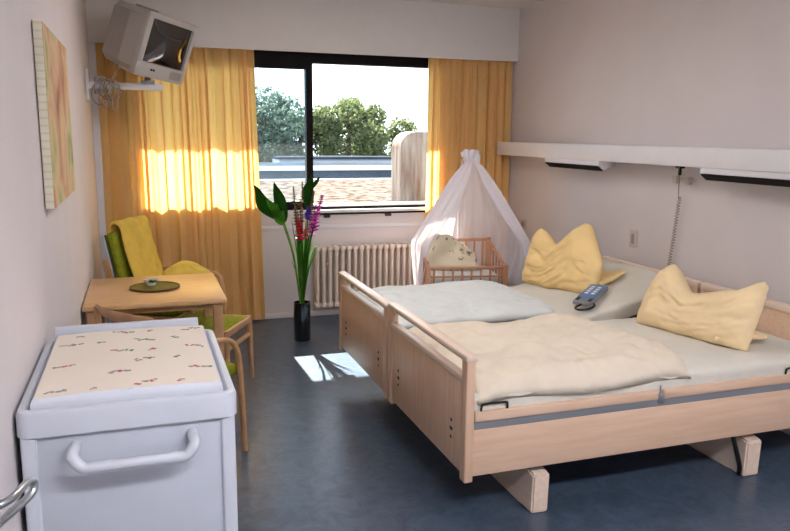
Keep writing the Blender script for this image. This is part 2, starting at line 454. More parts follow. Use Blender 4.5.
br = thing('tv_wall_bracket', 'white metal arm fixed to left wall below the television', 'bracket', (XL, 6.08, 2.04))
MB().box(XL+.001, XL+.02, 6.02, 6.14, 1.93, 2.16, .003).build('wall_plate', 'white', br, world=True)
MB().box(XL+.015, .19, 6.03, 6.09, 2.015, 2.065, .005).build('arm', 'white', br, world=True)
MB().tube([(-.27, 6.06, 1.98), (-.27, 6.06, 2.10)], .03, 14).build('pivot', 'metal', br, world=True)
m_ = MB().box(.03, .13, 6.0, 6.10, 2.06, 2.085)
m2 = MB().box(-.13, .13, .10, .34, -H2-.018, -H2-.003, .003); m2.xf(Rm); m2.build('tilted_tray', 'white', br, world=True)
m_.tube([(.08, 6.05, 2.08), (.09, 6.05, 2.16)], .022, 12); m_.build('neck', 'metal', br, world=True)
rnd = random.Random(5)
m_ = MB()
for k in range(7):
    cxx = -.22+rnd.uniform(-.04, .05); czz = 1.97+rnd.uniform(-.05, .07); rr = rnd.uniform(.035, .075)
    pl = [(cxx+rr*math.cos(t)*.8, 6.0-.02*k*.4+.02*math.sin(2*t+k), czz+rr*math.sin(t)*1.1) for t in [2*PI*j/18 for j in range(18)]]
    m_.tube(pl, .0045, 6, closed=True)
m_.tube(catmull([(-.22, 5.99, 2.02), (-.15, 5.99, 2.12), (-.12, 6.02, 2.2), (-.05, 6.05, 2.24)], 6), .0045, 6)
m_.tube(catmull([(-.22, 5.99, 2.02), (-.19, 5.98, 1.9), (-.16, 5.99, 1.86), (-.13, 5.99, 1.95), (-.1, 6.01, 2.0), (-.17, 6.02, 2.03)], 6), .0045, 6)
tag(m_.build('coiled_cable', 'cable'), 'tangle of thin looped cables hanging from the tv arm', 'cable')

# ------------------------------------------------------------------ beds
BX0 = 1.27
def make_bed(label, Y0, raised, dz=0.0, foot_dz=0.0):
    t = thing('hospital_bed', label, 'bed', (BX0, Y0, 0), 0, 'hospital beds side by side')
    Wd = 1.06; L = 2.18
    # footboard
    fb = MB().box(.004, .030, .04, Wd-.04, .235, .672, .004).build('footboard_panel', 'beechx', t)
    MB().box(-.004, .036, .03, Wd-.03, .655, .685, .008, 3).build('panel_rail', 'beechcap', fb)
    for yy in (0, Wd-.055):
        MB().box(-.004, .038, yy, yy+.055, .21, .745+foot_dz, .006, 3).build('footboard_post', 'beechx', t)
    MB().box(-.010, .046, -.004, Wd+.004, .735+foot_dz, .765+foot_dz, .010, 3).build('footboard_cap', 'beechcap', t)
    for yy in (.17, .90):
        for zz in (.36, .40, .44):
            q_ = .013 if zz == .40 else .005
            MB().box(.000, .0055, yy-q_, yy+q_, zz-.007, zz+.007, .002).build('fixing_plug', 'dark', fb)
    # headboard
    hb = MB().box(L-.05, L-.02, .03, Wd-.03, .25, .745, .004).build('headboard_panel', 'beech', t)
    MB().box(L-.06, L-.012, -.002, Wd+.002, .735, .782, .012, 3).build('headboard_cap', 'beechcap', hb)
    for yy in (0, Wd-.05):
        MB().box(L-.055, L-.015, yy, yy+.05, .21, .74, .006, 3).build('headboard_post', 'beechx', t)
    # side panels, track and rails on both sides
    for yy, s2 in ((.012, 1), (Wd-.034, -1)):
        sp = MB().box(.038, L-.055, yy, yy+.022, .232, .445, .003).build('side_panel', 'beech', t)
        MB().box(.038, L-.055, yy+.003, yy+.019, .445, .478).build('side_track', 'metal', sp)
        sr = MB().box(.045, 1.0, yy-.002, yy+.024, .478, .525, .008, 3).box(1.03, L-.06, yy-.002, yy+.024, .478, .525, .008, 3).build('side_rail', 'beech', t)
        MB().box(1.0, 1.03, yy-.004, yy+.026, .462, .505, .003).tube([(1.015, yy+.01, .50), (1.015, yy+.01, .545)], .004, 8).build('rail_joint', 'steel', sr)
    # mattress base
    if raised:
        MB().box(.07, 1.30, .05, Wd-.05, .42, .465, .006).build('mattress_base', 'dark', t)
        mx = Matrix.Translation((1.30, 0, .44)) @ Matrix.Rotation(-.235, 4, 'Y')
        MB().box(0, .80, .05, Wd-.05, -.02, .02, .006, mx=mx).build('backrest_base', 'dark', t)
    else:
        MB().box(.07, L-.09, .05, Wd-.05, .42, .465, .006).build('mattress_base', 'dark', t)
    # mattress with fitted sheet
    def zoff(x):
        if not raised: return 0
        return max(0, (x-1.32))*.245 if x > 1.32 else 0
    m_ = MB(); N = 60; K = 28
    x0_, x1_, y0_, y1_ = .05, L-(.075 if not raised else .10), .03, Wd-.03
    zb_, zt_ = .468, .605
    def mfn(u, v):
        x = x0_+(x1_-x0_)*u
        ang = 2*PI*v; c_, s2 = math.cos(ang), math.sin(ang); q = 7
        rr = (abs(c_)**q+abs(s2)**q)**(-1/q)
        e = min(1, (1-abs(2*u-1)**40)**.5+1e-6)
        e = .86+.14*e
        y = (y0_+y1_)/2+c_*rr*(y1_-y0_)/2*(.98+.02*e)
        z = (zb_+zt_)/2+s2*rr*(zt_-zb_)/2*e+zoff(x)
        nz = -max(0, .08-abs(noise.noise(Vector((x*1.6, y*5, Y0+4)))))*.09+noise.noise(Vector((x*3.1, y*3.3, Y0)))*.008+noise.noise(Vector((x*9, y*4, z*30+Y0)))*.004
        return Vector((x, y+(nz*.5 if abs(c_) > abs(s2) else 0), z+(nz if s2 > 0 else 0)))
    m_.grid(mfn, N, K*2)
    ring0 = [mfn(0, j/(K*2)) for j in range(K*2)]; ring1 = [mfn(1, j/(K*2)) for j in range(K*2)]
    m_.bm.faces.new([m_.bm.verts.new(p) for p in ring0]); m_.bm.faces.new([m_.bm.verts.new(p) for p in ring1])
    ms = m_.build('mattress', 'sheet', t)
    # retaining loops
    for lx in (.08, L-.40):
        zz = zoff(lx+.1)
        m_ = MB().tube(catmull([(lx, .025, .50+zz), (lx, .022, .545+zz), (lx+.015, .020, .556+zz), (lx+.11, .020, .556+zz+(.03 if raised and lx > 1 else 0)), (lx+.125, .022, .545+zz+(.03 if raised and lx > 1 else 0)), (lx+.125, .025, .50+zz+(.03 if raised and lx > 1 else 0))], 5), .005, 8)
        m_.build('mattress_retainer', 'dark', t)
    # chassis, cross beams on the floor
    for bx, w_ in ((.345, .085), (1.565, .095)):
        bm_ = MB().prism([(.015, 0), (.10, 0), (.13, .012), (Wd-.13, .012), (Wd-.10, 0), (Wd-.015, 0), (Wd-.01, .19), (Wd-.14, .215), (.14, .215), (.01, .19)], 'x', bx, bx+w_, .008)
        bm_.build('floor_beam', 'beechcap', t)
    m_ = MB().box(.30, L-.3, .30, .34, .26, .31).box(.30, L-.3, Wd-.34, Wd-.30, .26, .31).box(.30, .34, .3, Wd-.3, .26, .31).box(L-.34, L-.30, .3, Wd-.3, .26, .31)
    m_.prism([(.36, .21), (.42, .21), (.5, .43), (.44, .43)], 'y', .3, .34).prism([(1.60, .21), (1.66, .21), (1.5, .43), (1.44, .43)], 'y', .3, .34)
    m_.prism([(.36, .21), (.42, .21), (.5, .43), (.44, .43)], 'y', Wd-.34, Wd-.3).prism([(1.60, .21), (1.66, .21), (1.5, .43), (1.44, .43)], 'y', Wd-.34, Wd-.3)
    m_.build('lifting_frame', 'dark', t)
    m_ = MB().tube(catmull([(1.50, .05, .235), (1.51, .035, .17), (1.545, .03, .06), (1.555, .04, .008)], 6), .012, 8)
    m_.build('brake_lever', 'black', t)
    return t
make_bed('beech hospital bed nearest the camera, flat, under the cream duvet', 2.735, False, foot_dz=.022)
make_bed('beech hospital bed beside the window, its head end slightly raised', 3.825, True)

# duvets
def duvet(name, m, label, outline, base, T, seed, amp=.012, top=None, sag=None):
    # outline: function (u,v)->(x,y); u along bed, v across
    def zt(u, v, x, y):
        e = (1-abs(2*u-1)**9)*(1-abs(2*v-1)**9); e = max(0, e)**.5
        n = -max(0, .10-abs(noise.noise(Vector((x*2.2+y, y*2.8, seed+31)))))*amp*5+noise.noise(Vector((x*2.3, y*2.6, seed)))*amp*1.6+noise.noise(Vector((x*6, y*7, seed+3)))*amp*.8+noise.noise(Vector((x*15, y*13, seed+9)))*amp*.5+max(0, u-.8)*5*noise.noise(Vector((x*9, y*22, seed)))*amp*.7+max(0, .15-v)*6*noise.noise(Vector((x*20, y*5, seed)))*amp*.5
        b = base+(sag(x, y) if sag else 0)
        return b+max(.002, (T+n)*e), b
    m_ = MB()
    def top_(u, v):
        x, y = outline(u, v); return Vector((x, y, zt(u, v, x, y)[0]))
    def bot_(u, v):
        x, y = outline(u, v); return Vector((x, y, zt(u, v, x, y)[1]))
    m_.grid(top_, 80, 60); m_.grid(bot_, 80, 60)
    bmesh.ops.remove_doubles(m_.bm, verts=m_.bm.verts, dist=.0025)
    o = m_.build(name, m, ang=180)
    return tag(o, label, 'duvet', 'duvets on the beds')
def out1(u, v):
    x0, x1 = 1.335, 2.50-.04*(1-v)**2+.03*math.sin(v*7)
    x = x0+(x1-x0)*u
    y = 2.752+.012*math.sin(u*9)+(3.80-2.752)*v
    return x, y
def sag1(x, y):
    return -.05*max(0, min(1, (2.84-y)/.09))
duvet('duvet', 'duvet', 'rumpled cream duvet spread over the near bed', out1, .608, .064, 2.0, .028, sag=sag1)
def out2(u, v):
    x0, x1 = 1.335, 2.40+.06*math.sin(v*3.1)
    return x0+(x1-x0)*u, 3.86+(4.84-3.86)*v
duvet('duvet', 'duvet2', 'smooth white duvet spread over the bed beside the window', out2, .608, .066, 5.0, .016)

# pillows
def pillow(m, label, b0, b1, lean, prof, T, seed, zbase, tail, curve=.0):
    b0 = Vector(b0); b1 = Vector(b1); ax = (b1-b0); Wp = ax.length; ax.normalize()
    back = Vector((-ax.y, ax.x, 0))
    if back.x < 0: back = -back
    def H(u):
        for (a, ha), (b, hb_) in zip(prof, prof[1:]):
            if u <= b:
                t = (u-a)/(b-a); t = .55*t+.45*t*t*(3-2*t)
                return ha+(hb_-ha)*t
        return prof[-1][1]
    def P(u, w_, side):
        h = H(u)
        e = max(0, 1-abs(2*u-1)**4)**.5*max(0, 1-abs(2*w_-1)**3)**.55
        th_ = T*e*(.62+.38*min(1, h/.36))
        wr = noise.noise(Vector((u*6, w_*5, seed)))*.018*e+noise.noise(Vector((u*17, w_*9, seed+4)))*.007*e-abs(noise.noise(Vector((u*5+w_*3, w_*2-u*2, seed+11))))*-.03*e-max(0, .12-abs(noise.noise(Vector((u*4-w_*5, w_*3, seed+21)))))*.16*e
        fold = -.02*e*math.exp(-((u-.36)*9)**2) * (w_)
        off = side*(th_+wr+fold)
        z = w_*h*math.cos(lean)
        # belly sags at the bottom
        p = b0+ax*(Wp*u)+back*(w_*h*math.sin(lean)+off*math.cos(lean)*1.0+.08*curve*math.sin(PI*u))
        return Vector((p.x, p.y, zbase(p.x)+z+(0.0 if w_ > 0 else 0)-off*math.sin(lean)*.5*w_))
    m_ = MB()
    m_.grid(lambda u, v: P(u, v, 1), 48, 30); m_.grid(lambda u, v: P(u, v, -1), 48, 30)
    bmesh.ops.remove_doubles(m_.bm, verts=m_.bm.verts, dist=.002)
    A_, B_ = Vector(tail[0]), Vector(tail[1])
    ax2 = (B_-A_).normalized(); sd = ax2.cross(Vector((0, 0, 1))).normalized()
    def tl(side):
        def g(u, v):
            w_ = (.15*(1-u)**.7+.006); e = max(0, 1-(2*v-1)**2)**.5*max(0, 1-u**5)**.5*(1-.75*u)
            return A_.lerp(B_, u)+sd*(w_*(2*v-1))+Vector((0, 0, .02+side*.045*e+.008*noise.noise(Vector((u*5, v*8, seed)))))
        return g
    m_.grid(tl(1), 16, 14); m_.grid(tl(-1), 16, 14)
    o = m_.build('pillow', m, ang=180)
    return tag(o, label, 'pillow', 'yellow pillows on the beds')
pillow('pillow2', 'peach-yellow pillow with two peaks on the near bed', (2.78, 3.62, 0), (2.96, 2.93, 0), .42,
       [(0, .16), (.10, .36), (.17, .40), (.42, .25), (.75, .31), (.96, .39), (1, .36)], .105, 1.0, lambda x: .60, ((2.97, 3.17, .63), (3.16, 2.99, .63)))
pillow('pillow', 'deeper yellow pillow with two pointed peaks on the bed beside the window', (2.68, 4.86, 0), (2.83, 4.14, 0), .33,
       [(0, .36), (.06, .40), (.33, .29), (.64, .46), (.68, .46), (.90, .28), (1, .20)], .10, 7.0, lambda x: .60+max(0, x-2.60)*.22, ((2.90, 4.30, .70), (3.17, 4.26, .765)))

# bed handset
hs = thing('bed_remote', 'blue and grey bed remote handset lying on window-side bed', 'remote control', (2.70, 4.0, .66))
mx = Matrix.Translation((2.70, 4.00, .668)) @ Matrix.Rotation(math.radians(36), 4, 'Z') @ Matrix.Rotation(-.16, 4, 'Y')
m_ = MB().box(-.13, .20, -.06, .06, 0, .03, .008, 3); m_.xf(mx); bd = m_.build('handset_body', 'metal', hs, world=True)
m_ = MB().box(-.06, .19, -.055, .055, .0302, .036, .003); m_.xf(mx); m_.build('button_panel', 'remote', bd, world=True)
for i in range(4):
    for j in (-1, 1):
        m_ = MB().box(.0+i*.04, .025+i*.04, j*.022-.012, j*.022+.012, .0362, .040, .002); m_.xf(mx); m_.build('button', 'white', bd, world=True)
m_ = MB().tube([mx @ Vector(q) for q in catmull([(-.12, .0, .01), (-.18, .02, .005), (-.22, -.02, .01), (-.19, -.07, .012), (-.12, -.08, .01), (-.08, -.06, .006)], 6)], .007, 8)
m_.build('cord', 'dark', hs, world=True)
m_ = MB().box(-.11, -.03, -.052, -.03, .02, .034, .004).box(-.11, -.03, .03, .052, .02, .034, .004); m_.xf(mx); m_.build('hook', 'dark', hs, world=True)

# ------------------------------------------------------------------ shelf and lamps on right wall
SX = 3.31
sh = MB().box(SX, XR-.001, YF+.4, 6.60, 1.518, 1.642, .004)
tag(sh.build('wall_duct', 'white'), 'long white boxed service duct along the wall above the beds', 'wall rail')
def lamp(y0, y1, label):
    t = thing('reading_lamp', label, 'lamp', (SX-.02, (y0+y1)/2, 1.47), 0, 'reading lamps on the wall duct')
    MB().prism([(SX-.004, 1.517), (XR-.06, 1.517), (XR-.06, 1.486), (SX+.045, 1.448), (SX+.03, 1.456), (SX-.004, 1.484)], 'y', y0, y1, .001).build('lamp_housing', 'white', t, world=True)
    MB().prism([(SX-.007, 1.482), (SX+.030, 1.454), (SX+.042, 1.447), (SX+.038, 1.441), (SX-.009, 1.474)], 'y', y0+.012, y1-.012).build('lamp_lens', 'frame', t, world=True)
lamp(4.87, 5.67, 'short white wall lamp with dark lens above the window-side bed')
lamp(2.75, 3.78, 'white wall lamp with dark lens cut by right edge of photo')
# nurse call cable
cc = thing('call_cable', 'grey coiled nurse call cable hanging down the wall between the beds', 'cable', (3.45, 4.2, .8))
MB().box(3.36, 3.40, 4.03, 4.075, 1.50, 1.532).box(3.37, 3.39, 4.045, 4.06, 1.455, 1.51, .003).build('plug', 'black', cc, world=True)
pts = [(3.38, 4.052, 1.46), (3.42, 4.10, 1.36), (3.45, 4.13, 1.30)]
k0 = 150
for k in range(k0+1):
    t = k/k0; z = 1.30-t*.52; a = t*2*PI*26
    pts.append((3.465+.011*math.cos(a), 4.135+.06*t+.011*math.sin(a), z))
MB().tube(pts, .0035, 5).build('coiled_cord', 'cable', cc, world=True)
MB().box(3.49, 3.508, 4.05, 4.26, 1.405, 1.43, .003).box(3.475, 3.508, 4.07, 4.11, 1.39, 1.44, .003).box(3.475, 3.508, 4.20, 4.24, 1.39, 1.44, .003).build('cable_holder', 'socket', cc, world=True)
def plate(y, z, w_, h_, label, dark=True):
    t = thing('wall_socket', label, 'socket', (XR-.005, y, z-h_/2), 0, 'socket plates on the right wall')
    MB().box(XR-.012, XR-.001, y-w_/2, y+w_/2, z-h_/2, z+h_/2, .003).build('cover_plate', 'socket', t, world=True)
    MB().box(XR-.016, XR-.011, y-w_*.2, y+w_*.2, z-h_*.28, z+h_*.28, .002).build('socket_insert', 'tvd' if dark else 'socket', t, world=True)
plate(4.655, .945, .085, .135, 'small grey socket plate on the wall between the two pillows')
plate(6.36, .86, .10, .09, 'small socket plate on wall just above left peak of window-side pillow')

# ------------------------------------------------------------------ crib with canopy
crib = thing('baby_crib', 'small reddish wooden slatted crib on legs under the white netting', 'crib', (2.53, 5.68, 0), math.radians(-12))
CW, CD = .32, .30       # half sizes
ZBk, ZFr = .80, .655
m_ = MB().box(-CW, CW, CD-.012, CD+.012, ZBk-.025, ZBk, .008, 3).box(-CW, CW, CD-.012, CD+.012, .46, .485, .006); br_ = m_.build('back_rail', 'cribwood', crib)
m_ = MB().box(-CW, CW, -CD-.012, -CD+.012, ZFr-.025, ZFr, .008, 3).box(-CW, CW, -CD-.012, -CD+.012, .46, .485, .006).box(-CW, CW, -CD-.010, -CD+.010, .565, .58, .004); fr_ = m_.build('front_rail', 'cribwood', crib)
for i in range(8):
    x = -CW+.05+i*(2*CW-.1)/7
    MB().tube([(x, CD, .47), (x, CD, ZBk-.015)], .009, 8).build('slat', 'cribwood', br_)
    MB().tube([(x, -CD, .47), (x, -CD, ZFr-.015)], .009, 8).build('slat', 'cribwood', fr_)
for sx in (-1, 1):
    m_ = MB().prism([(-CD, ZFr-.02), (CD, ZBk-.02), (CD, ZBk), (-CD, ZFr)], 'x', sx*CW-.012, sx*CW+.012, .003).box(sx*CW-.012, sx*CW+.012, -CD, CD, .46, .485, .004)
    en = m_.build('end_rail', 'cribwood', crib)
    for k in range(5):
        y = -CD+.1+k*.1; zt = ZFr+(ZBk-ZFr)*(y+CD)/(2*CD)
        MB().tube([(sx*CW, y, .47), (sx*CW, y, zt-.01)], .009, 8).build('slat', 'cribwood', en)
    for sy in (-1, 1):
        zt = ZBk if sy > 0 else ZFr
        MB().box(sx*CW-.02, sx*CW+.02, sy*CD-.02, sy*CD+.02, .045, zt+.01, .006, 3).build('leg', 'cribwood', crib)
        MB().tube([(sx*CW-.012, sy*CD, .025), (sx*CW+.012, sy*CD, .025)], .025, 16).box(sx*CW-.006, sx*CW+.006, sy*CD-.006, sy*CD+.006, .03, .06).build('castor', 'dark', crib)
MB().box(-CW+.015, CW-.015, -CD+.015, CD-.015, .47, .49).build('crib_floor', 'cribwood', crib)
MB().box(-CW+.02, CW-.02, -CD+.02, CD-.02, .4905, .56, .02, 3).build('mattress', 'duvet2', crib)
MB().tube([(.05, CD+.02, .10), (.05, CD+.02, 1.2), (.05, CD-.06, 1.48), (.07, CD-.16, 1.52)], .009, 8).box(.03, .07, CD, CD+.03, .46, .485).build('canopy_pole', 'white', crib)
# printed baby pillow / blanket
m_ = MB()
cm = Matrix.Translation((2.53, 5.68, 0)) @ Matrix.Rotation(math.radians(-12), 4, 'Z')
def pfn(side):
    def g(u, v):
        e = max(0, 1-abs(2*u-1)**4)**.5*max(0, 1-abs(2*v-1)**3)**.5
        n = noise.noise(Vector((u*4, v*4, 3)))*.03*e
        top = 1-.55*max(0, (u-.5))/.5-.25*max(0, .25-u)/.25
        return cm @ Vector((-.315+.48*u, .0+.12*v+side*(.065*e+n), .565+.30*v*top))
    return g
m_.grid(pfn(1), 24, 18); m_.grid(pfn(-1), 24, 18)
tag(m_.build('baby_pillow', 'cartoon', ang=180), 'cream baby pillow with brown animal print standing in the crib', 'pillow')

cano = thing('crib_canopy', 'white net canopy draped from a point over the baby crib', 'canopy', (2.60, 5.72, .45))
apex = Vector((2.63, 5.74, 1.52))
def cfn(u, v):
    # u round the crib (open gap facing the camera), v from the top down
    gp = 8+62*v; a = math.radians(-90+gp+(360-2*gp)*u)
    fold = 1+.055*math.sin(u*2*PI*17+1.5*math.sin(v*3))*(.4+.6*v)+.03*math.sin(u*2*PI*7+2)
    rr = .06 if v < .06 else min(.06+(v-.06)**.8*.63, .47-.10*max(0, v-.7))
    if v < .06: rr = .07-.25*abs(v-.02)
    sxx = rr*1.02*fold; syy = rr*.72*fold
    z = 1.535-v*1.12
    c = apex+Vector((-.02*v+.02, -.06*v, 0))
    p = Vector((c.x+math.cos(a)*sxx, c.y+math.sin(a)*syy, z+.0))
    if u > .72: p.x -= 0.0
    return Matrix.Translation(c) @ Matrix.Rotation(math.radians(-12), 4, 'Z') @ Matrix.Translation(-c) @ p
MB().grid(cfn, 260, 50).build('net_drape', 'net', cano, world=True, ang=180)
m_ = MB()
def rf(u, v):
    a = 2*PI*u; r_ = .045+.012*math.sin(a*9)+.012*v
    return Vector((apex.x+math.cos(a)*r_*1.3, apex.y+math.sin(a)*r_, 1.52+.045*v*(1+.5*math.sin(a*2))))
m_.grid(rf, 80, 4, closeu=True); m_.build('gathered_ruffle', 'net', cano, world=True, ang=180)

# ------------------------------------------------------------------ table
tb = thing('side_table', 'light beech square table standing against the left wall', 'table', (.05, 4.76, 0))
MB().box(-.345, .445, 4.335, 5.19, .715, .742, .004).build('table_top', 'table', tb, world=True)
MB().box(-.30, .39, 4.415, 4.435, .67, .715).box(-.30, .39, 5.09, 5.11, .67, .715).box(-.30, -.28, 4.43, 5.10, .67, .715).box(.37, .39, 4.43, 5.10, .67, .715).build('apron', 'chairwood', tb, world=True)
for x in (-.30, .395):
    for y in (4.39, 5.13):
        MB().box(x-.028, x+.028, y-.028, y+.028, 0, .715, .006, 3).build('leg', 'chairwood', tb, world=True)
pm = thing('placemat', 'round olive placemat with brown rim on the beech table', 'placemat', (.05, 4.77, .742))
MB().lathe([(.14, .0), (.152, .004), (.152, .012), (.146, .014), (.140, .012), (.14, .004)], (.05, 4.77, .743), 48).build('mat_rim', 'placerim', pm, world=True)
MB().lathe([(.139, .0), (.139, .010)], (.05, 4.77, .743), 48).build('mat_centre', 'placemat', pm, world=True)
fl = thing('flower_bowl', 'tiny bowl of white flowers and green leaves on the placemat', 'flowers', (.03, 4.80, .753))
MB().lathe([(.022, 0), (.03, .012), (.032, .022), (.027, .022), (.018, .01)], (.03, 4.80, .754), 24).build('bowl', 'white', fl, world=True)
rnd = random.Random(3)
for k in range(9):
    a = rnd.uniform(0, 6.28); q = rnd.uniform(.005, .03); c_ = Vector((.03+math.cos(a)*q*1.4, 4.80+math.sin(a)*q, .785+rnd.uniform(0, .012)))
    m_ = MB()
    for j in range(5): m_.ball(c_+Vector((.008*math.cos(j*1.257), .008*math.sin(j*1.257), 0)), .006, (1, 1, .5), 6, 5)
    m_.build('blossom', 'white', fl, world=True)
m_ = MB()
for k in range(10):
    a = rnd.uniform(0, 6.28); b_ = Vector((.03, 4.80, .765)); e_ = b_+Vector((math.cos(a)*.055-.01, math.sin(a)*.045, rnd.uniform(0, .025)))
    md = (b_+e_)/2+Vector((0, 0, .012))
    m_.tube([b_, md, e_], [.003, .012, .001], 6, flat=(1, .2))
m_.build('leaves', 'leaf', fl, world=True)

# ------------------------------------------------------------------ chairs
def bow_chair():
    # local: faces +x, origin on the floor under the seat centre
    t = thing('armchair', 'low beech armchair with green seat between changing table and table', 'chair', (.09, 3.93, 0), math.radians(33))
    MB().box(-.23, .27, -.25, .25, .425, .485, .02, 3).build('seat', 'green', t)
    MB().box(-.22, .23, -.215, .215, .395, .425, .004).build('seat_frame', 'chairwood', t)
    def rail(u, v):
        y = -.25+.5*u; c_ = .06*(1-(2*u-1)**2)
        a = v*2*PI; hh = .030*(.55+.45*math.sin(PI*min(1, max(0, u*1.0)))**.4)
        return Vector((-.235-c_+.011*math.cos(a)-.02*math.sin(a)*.3, y, .815+hh*math.sin(a)))
    MB().grid(rail, 24, 12).build('top_rail', 'chairwood', t, ang=60)
    def bk(u, v):
        y = -.2+.4*u; c_ = .055*(1-(2*u-1)**2)
        a = v*2*PI
        return Vector((-.225-c_+.014*math.cos(a)+.02*(1-math.sin(a)), y, .645+.085*math.sin(a)))
    MB().grid(bk, 24, 12).build('back_pad', 'green', t, ang=60)
    for s2 in (-1, 1):
        MB().tube(catmull([(-.30, s2*.235, 0), (-.26, s2*.235, .40), (-.235, s2*.24, .60), (-.245, s2*.245, .82)], 5), .016, 10).build('back_leg', 'chairwood', t)
        MB().tube(catmull([(.27, s2*.275, 0), (.262, s2*.27, .30), (.25, s2*.268, .52), (.215, s2*.266, .615), (.14, s2*.262, .645), (-.05, s2*.255, .65), (-.24, s2*.24, .645)], 6), .016, 10, flat=(1.25, .9)).build('front_leg_and_arm', 'chairwood', t)
    MB().box(.18, .205, -.26, .26, .385, .415, .005).box(-.265, -.24, -.23, .23, .385, .415, .005).build('stretcher', 'chairwood', t)
    return t
bow_chair()

def lounge_chair():
    t = thing('high_back_armchair', 'high-backed green armchair in the corner, half covered by yellow blanket', 'chair', (.18, 5.66, 0), math.radians(-28))
    # local: faces +x
    MB().box(-.22, .30, -.26, .26, .40, .48, .025, 3).build('seat', 'green', t)
    MB().box(-.24, .30, -.26, .26, .36, .40, .005).build('seat_frame', 'chairwood', t)
    mx = Matrix.Translation((-.24, 0, .44)) @ Matrix.Rotation(-.20, 4, 'Y')
    MB().box(-.03, .035, -.235, .235, 0, .56, .025, 3, mx=mx).build('backrest', 'green', t)
    MB().box(-.052, -.03, -.25, .25, -.02, .55, .006, 2, mx=mx).build('back_panel', 'lampanel', t)
    MB().tube([mx @ Vector(q) for q in ((-.028, -.238, .02), (-.028, -.238, .55))], .008, 8).build('piping', 'dgreen', t)
    for s2 in (-1, 1):
        MB().prism([(-.36, 0), (-.31, 0), (-.27, .45), (-.335, .80), (-.375, .80), (-.32, .45)], 'y', s2*.285-.016, s2*.285+.016, .004).build('back_leg', 'chairwood', t)
        MB().tube(catmull([(.30, s2*.285, 0), (.29, s2*.285, .35), (.27, s2*.285, .56), (.22, s2*.285, .62), (.05, s2*.285, .645), (-.29, s2*.285, .64)], 6), .018, 10).build('front_leg_and_arm', 'chairwood', t)
    return t
lc = lounge_chair()
lcm = Matrix.Translation((.18, 5.66, 0)) @ Matrix.Rotation(math.radians(-28), 4, 'Z')
# yellow blanket over the back and down to the seat
bl = [(-.345, .78), (-.375, .98), (-.35, 1.045), (-.30, 1.03), (-.27, .90), (-.22, .72), (-.17, .58), (-.10, .525), (.10, .505), (.22, .50)]
blc = catmull([(x, 0, z) for x, z in bl], 5)
def bfn(side):
    def g(u, v):
        i = u*(len(blc)-1); k = min(int(i), len(blc)-2); p = blc[k].lerp(blc[k+1], i-k)
        d_ = (blc[k+1]-blc[k]).normalized(); nrm = Vector((-d_.z, 0, d_.x))
        if nrm.x+nrm.z < 0 and u > .2: nrm = -nrm
        y = -.205+.44*v
        e = max(0, 1-abs(2*v-1)**6)**.5*max(0, 1-abs(2*u-1)**12)**.5
        n = .012*noise.noise(Vector((u*9, v*7, 2)))+.006*noise.noise(Vector((u*22, v*18, 5)))
        q = p+nrm*(side*(.014*e)+n)
        return lcm @ Vector((q.x+.012, y, q.z+.005))
    return g
m_ = MB(); m_.grid(bfn(1), 60, 30); m_.grid(bfn(-1), 60, 30)
tag(m_.build('blanket', 'yblanket', ang=180), 'crumpled yellow blanket draped over the back of the corner armchair', 'blanket')
m_ = MB()
def cf(side):
    def g(u, v):
        e = max(0, 1-abs(2*u-1)**3)**.5*max(0, 1-abs(2*v-1)**3)**.5
        n = noise.noise(Vector((u*4, v*4, 8)))*.03*e
        return Vector((.115+.36*u, 5.50+.05*v+side*(.055*e)+n, .53+.25*v*(1-.38*abs(2*u-.9)**1.6)))
    return g
m_.grid(cf(1), 26, 18); m_.grid(cf(-1), 26, 18)
tag(m_.build('cushion', 'yblanket', ang=180), 'plump yellow cushion on the seat of the corner armchair', 'cushion')

# low green stool beside the table
st = thing('footstool', 'low beech stool with green cushion at right end of table', 'stool', (.36, 4.98, 0), math.radians(-28))
MB().box(-.22, .22, -.20, .20, .415, .455, .018, 3).build('seat_cushion', 'green', st)
for s2 in (-1, 1):
    MB().box(-.245, .245, s2*.215-.013, s2*.215+.013, .405, .45, .006, 3).build('side_rail', 'chairwood', st)
    MB().box(s2*.235-.013, s2*.235+.013, -.215, .215, .405, .45, .006, 3).build('end_rail', 'chairwood', st)
    MB().box(s2*.235-.010, s2*.235+.010, -.2, .2, .31, .34, .006, 3).build('stretcher', 'chairwood', st)
    for s3 in (-1, 1):
        MB().tube([(s2*.245, s3*.22, 0), (s2*.24, s3*.215, .25), (s2*.235, s3*.212, .452)], [.012, .017, .018], 10).build('leg', 'chairwood', st)

# ------------------------------------------------------------------ changing table
X0, X1, Y0, Y1 = -.346, .232, 2.055, 2.795
ct = thing('changing_table', 'pale blue-white changing cabinet with tubular handle in the left foreground', 'changing table', ((X0+X1)/2, (Y0+Y1)/2, 0))
for x in (X0+.008, X1-.048):
    for y in (Y0+.006, Y1-.046):
        MB().box(x, x+.04, y, y+.04, .0, .905, .008, 3).build('corner_post', 'laminate', ct, world=True)
MB().box(X0+.045, X1-.045, Y0+.016, Y0+.034, .08, .895, .002).build('front_panel', 'lampanel', ct, world=True)
for x in (X0+.014, X1-.030):
    MB().box(x, x+.016, Y0+.046, Y1-.046, .08, .905).build('side_panel', 'lampanel', ct, world=True)
MB().box(X0+.045, X1-.045, Y1-.03, Y1-.012, .08, .905).build('back_panel', 'lampanel', ct, world=True)
MB().box(X0+.045, X1-.045, Y0+.035, Y1-.035, .08, .10).build('bottom_shelf', 'lampanel', ct, world=True)
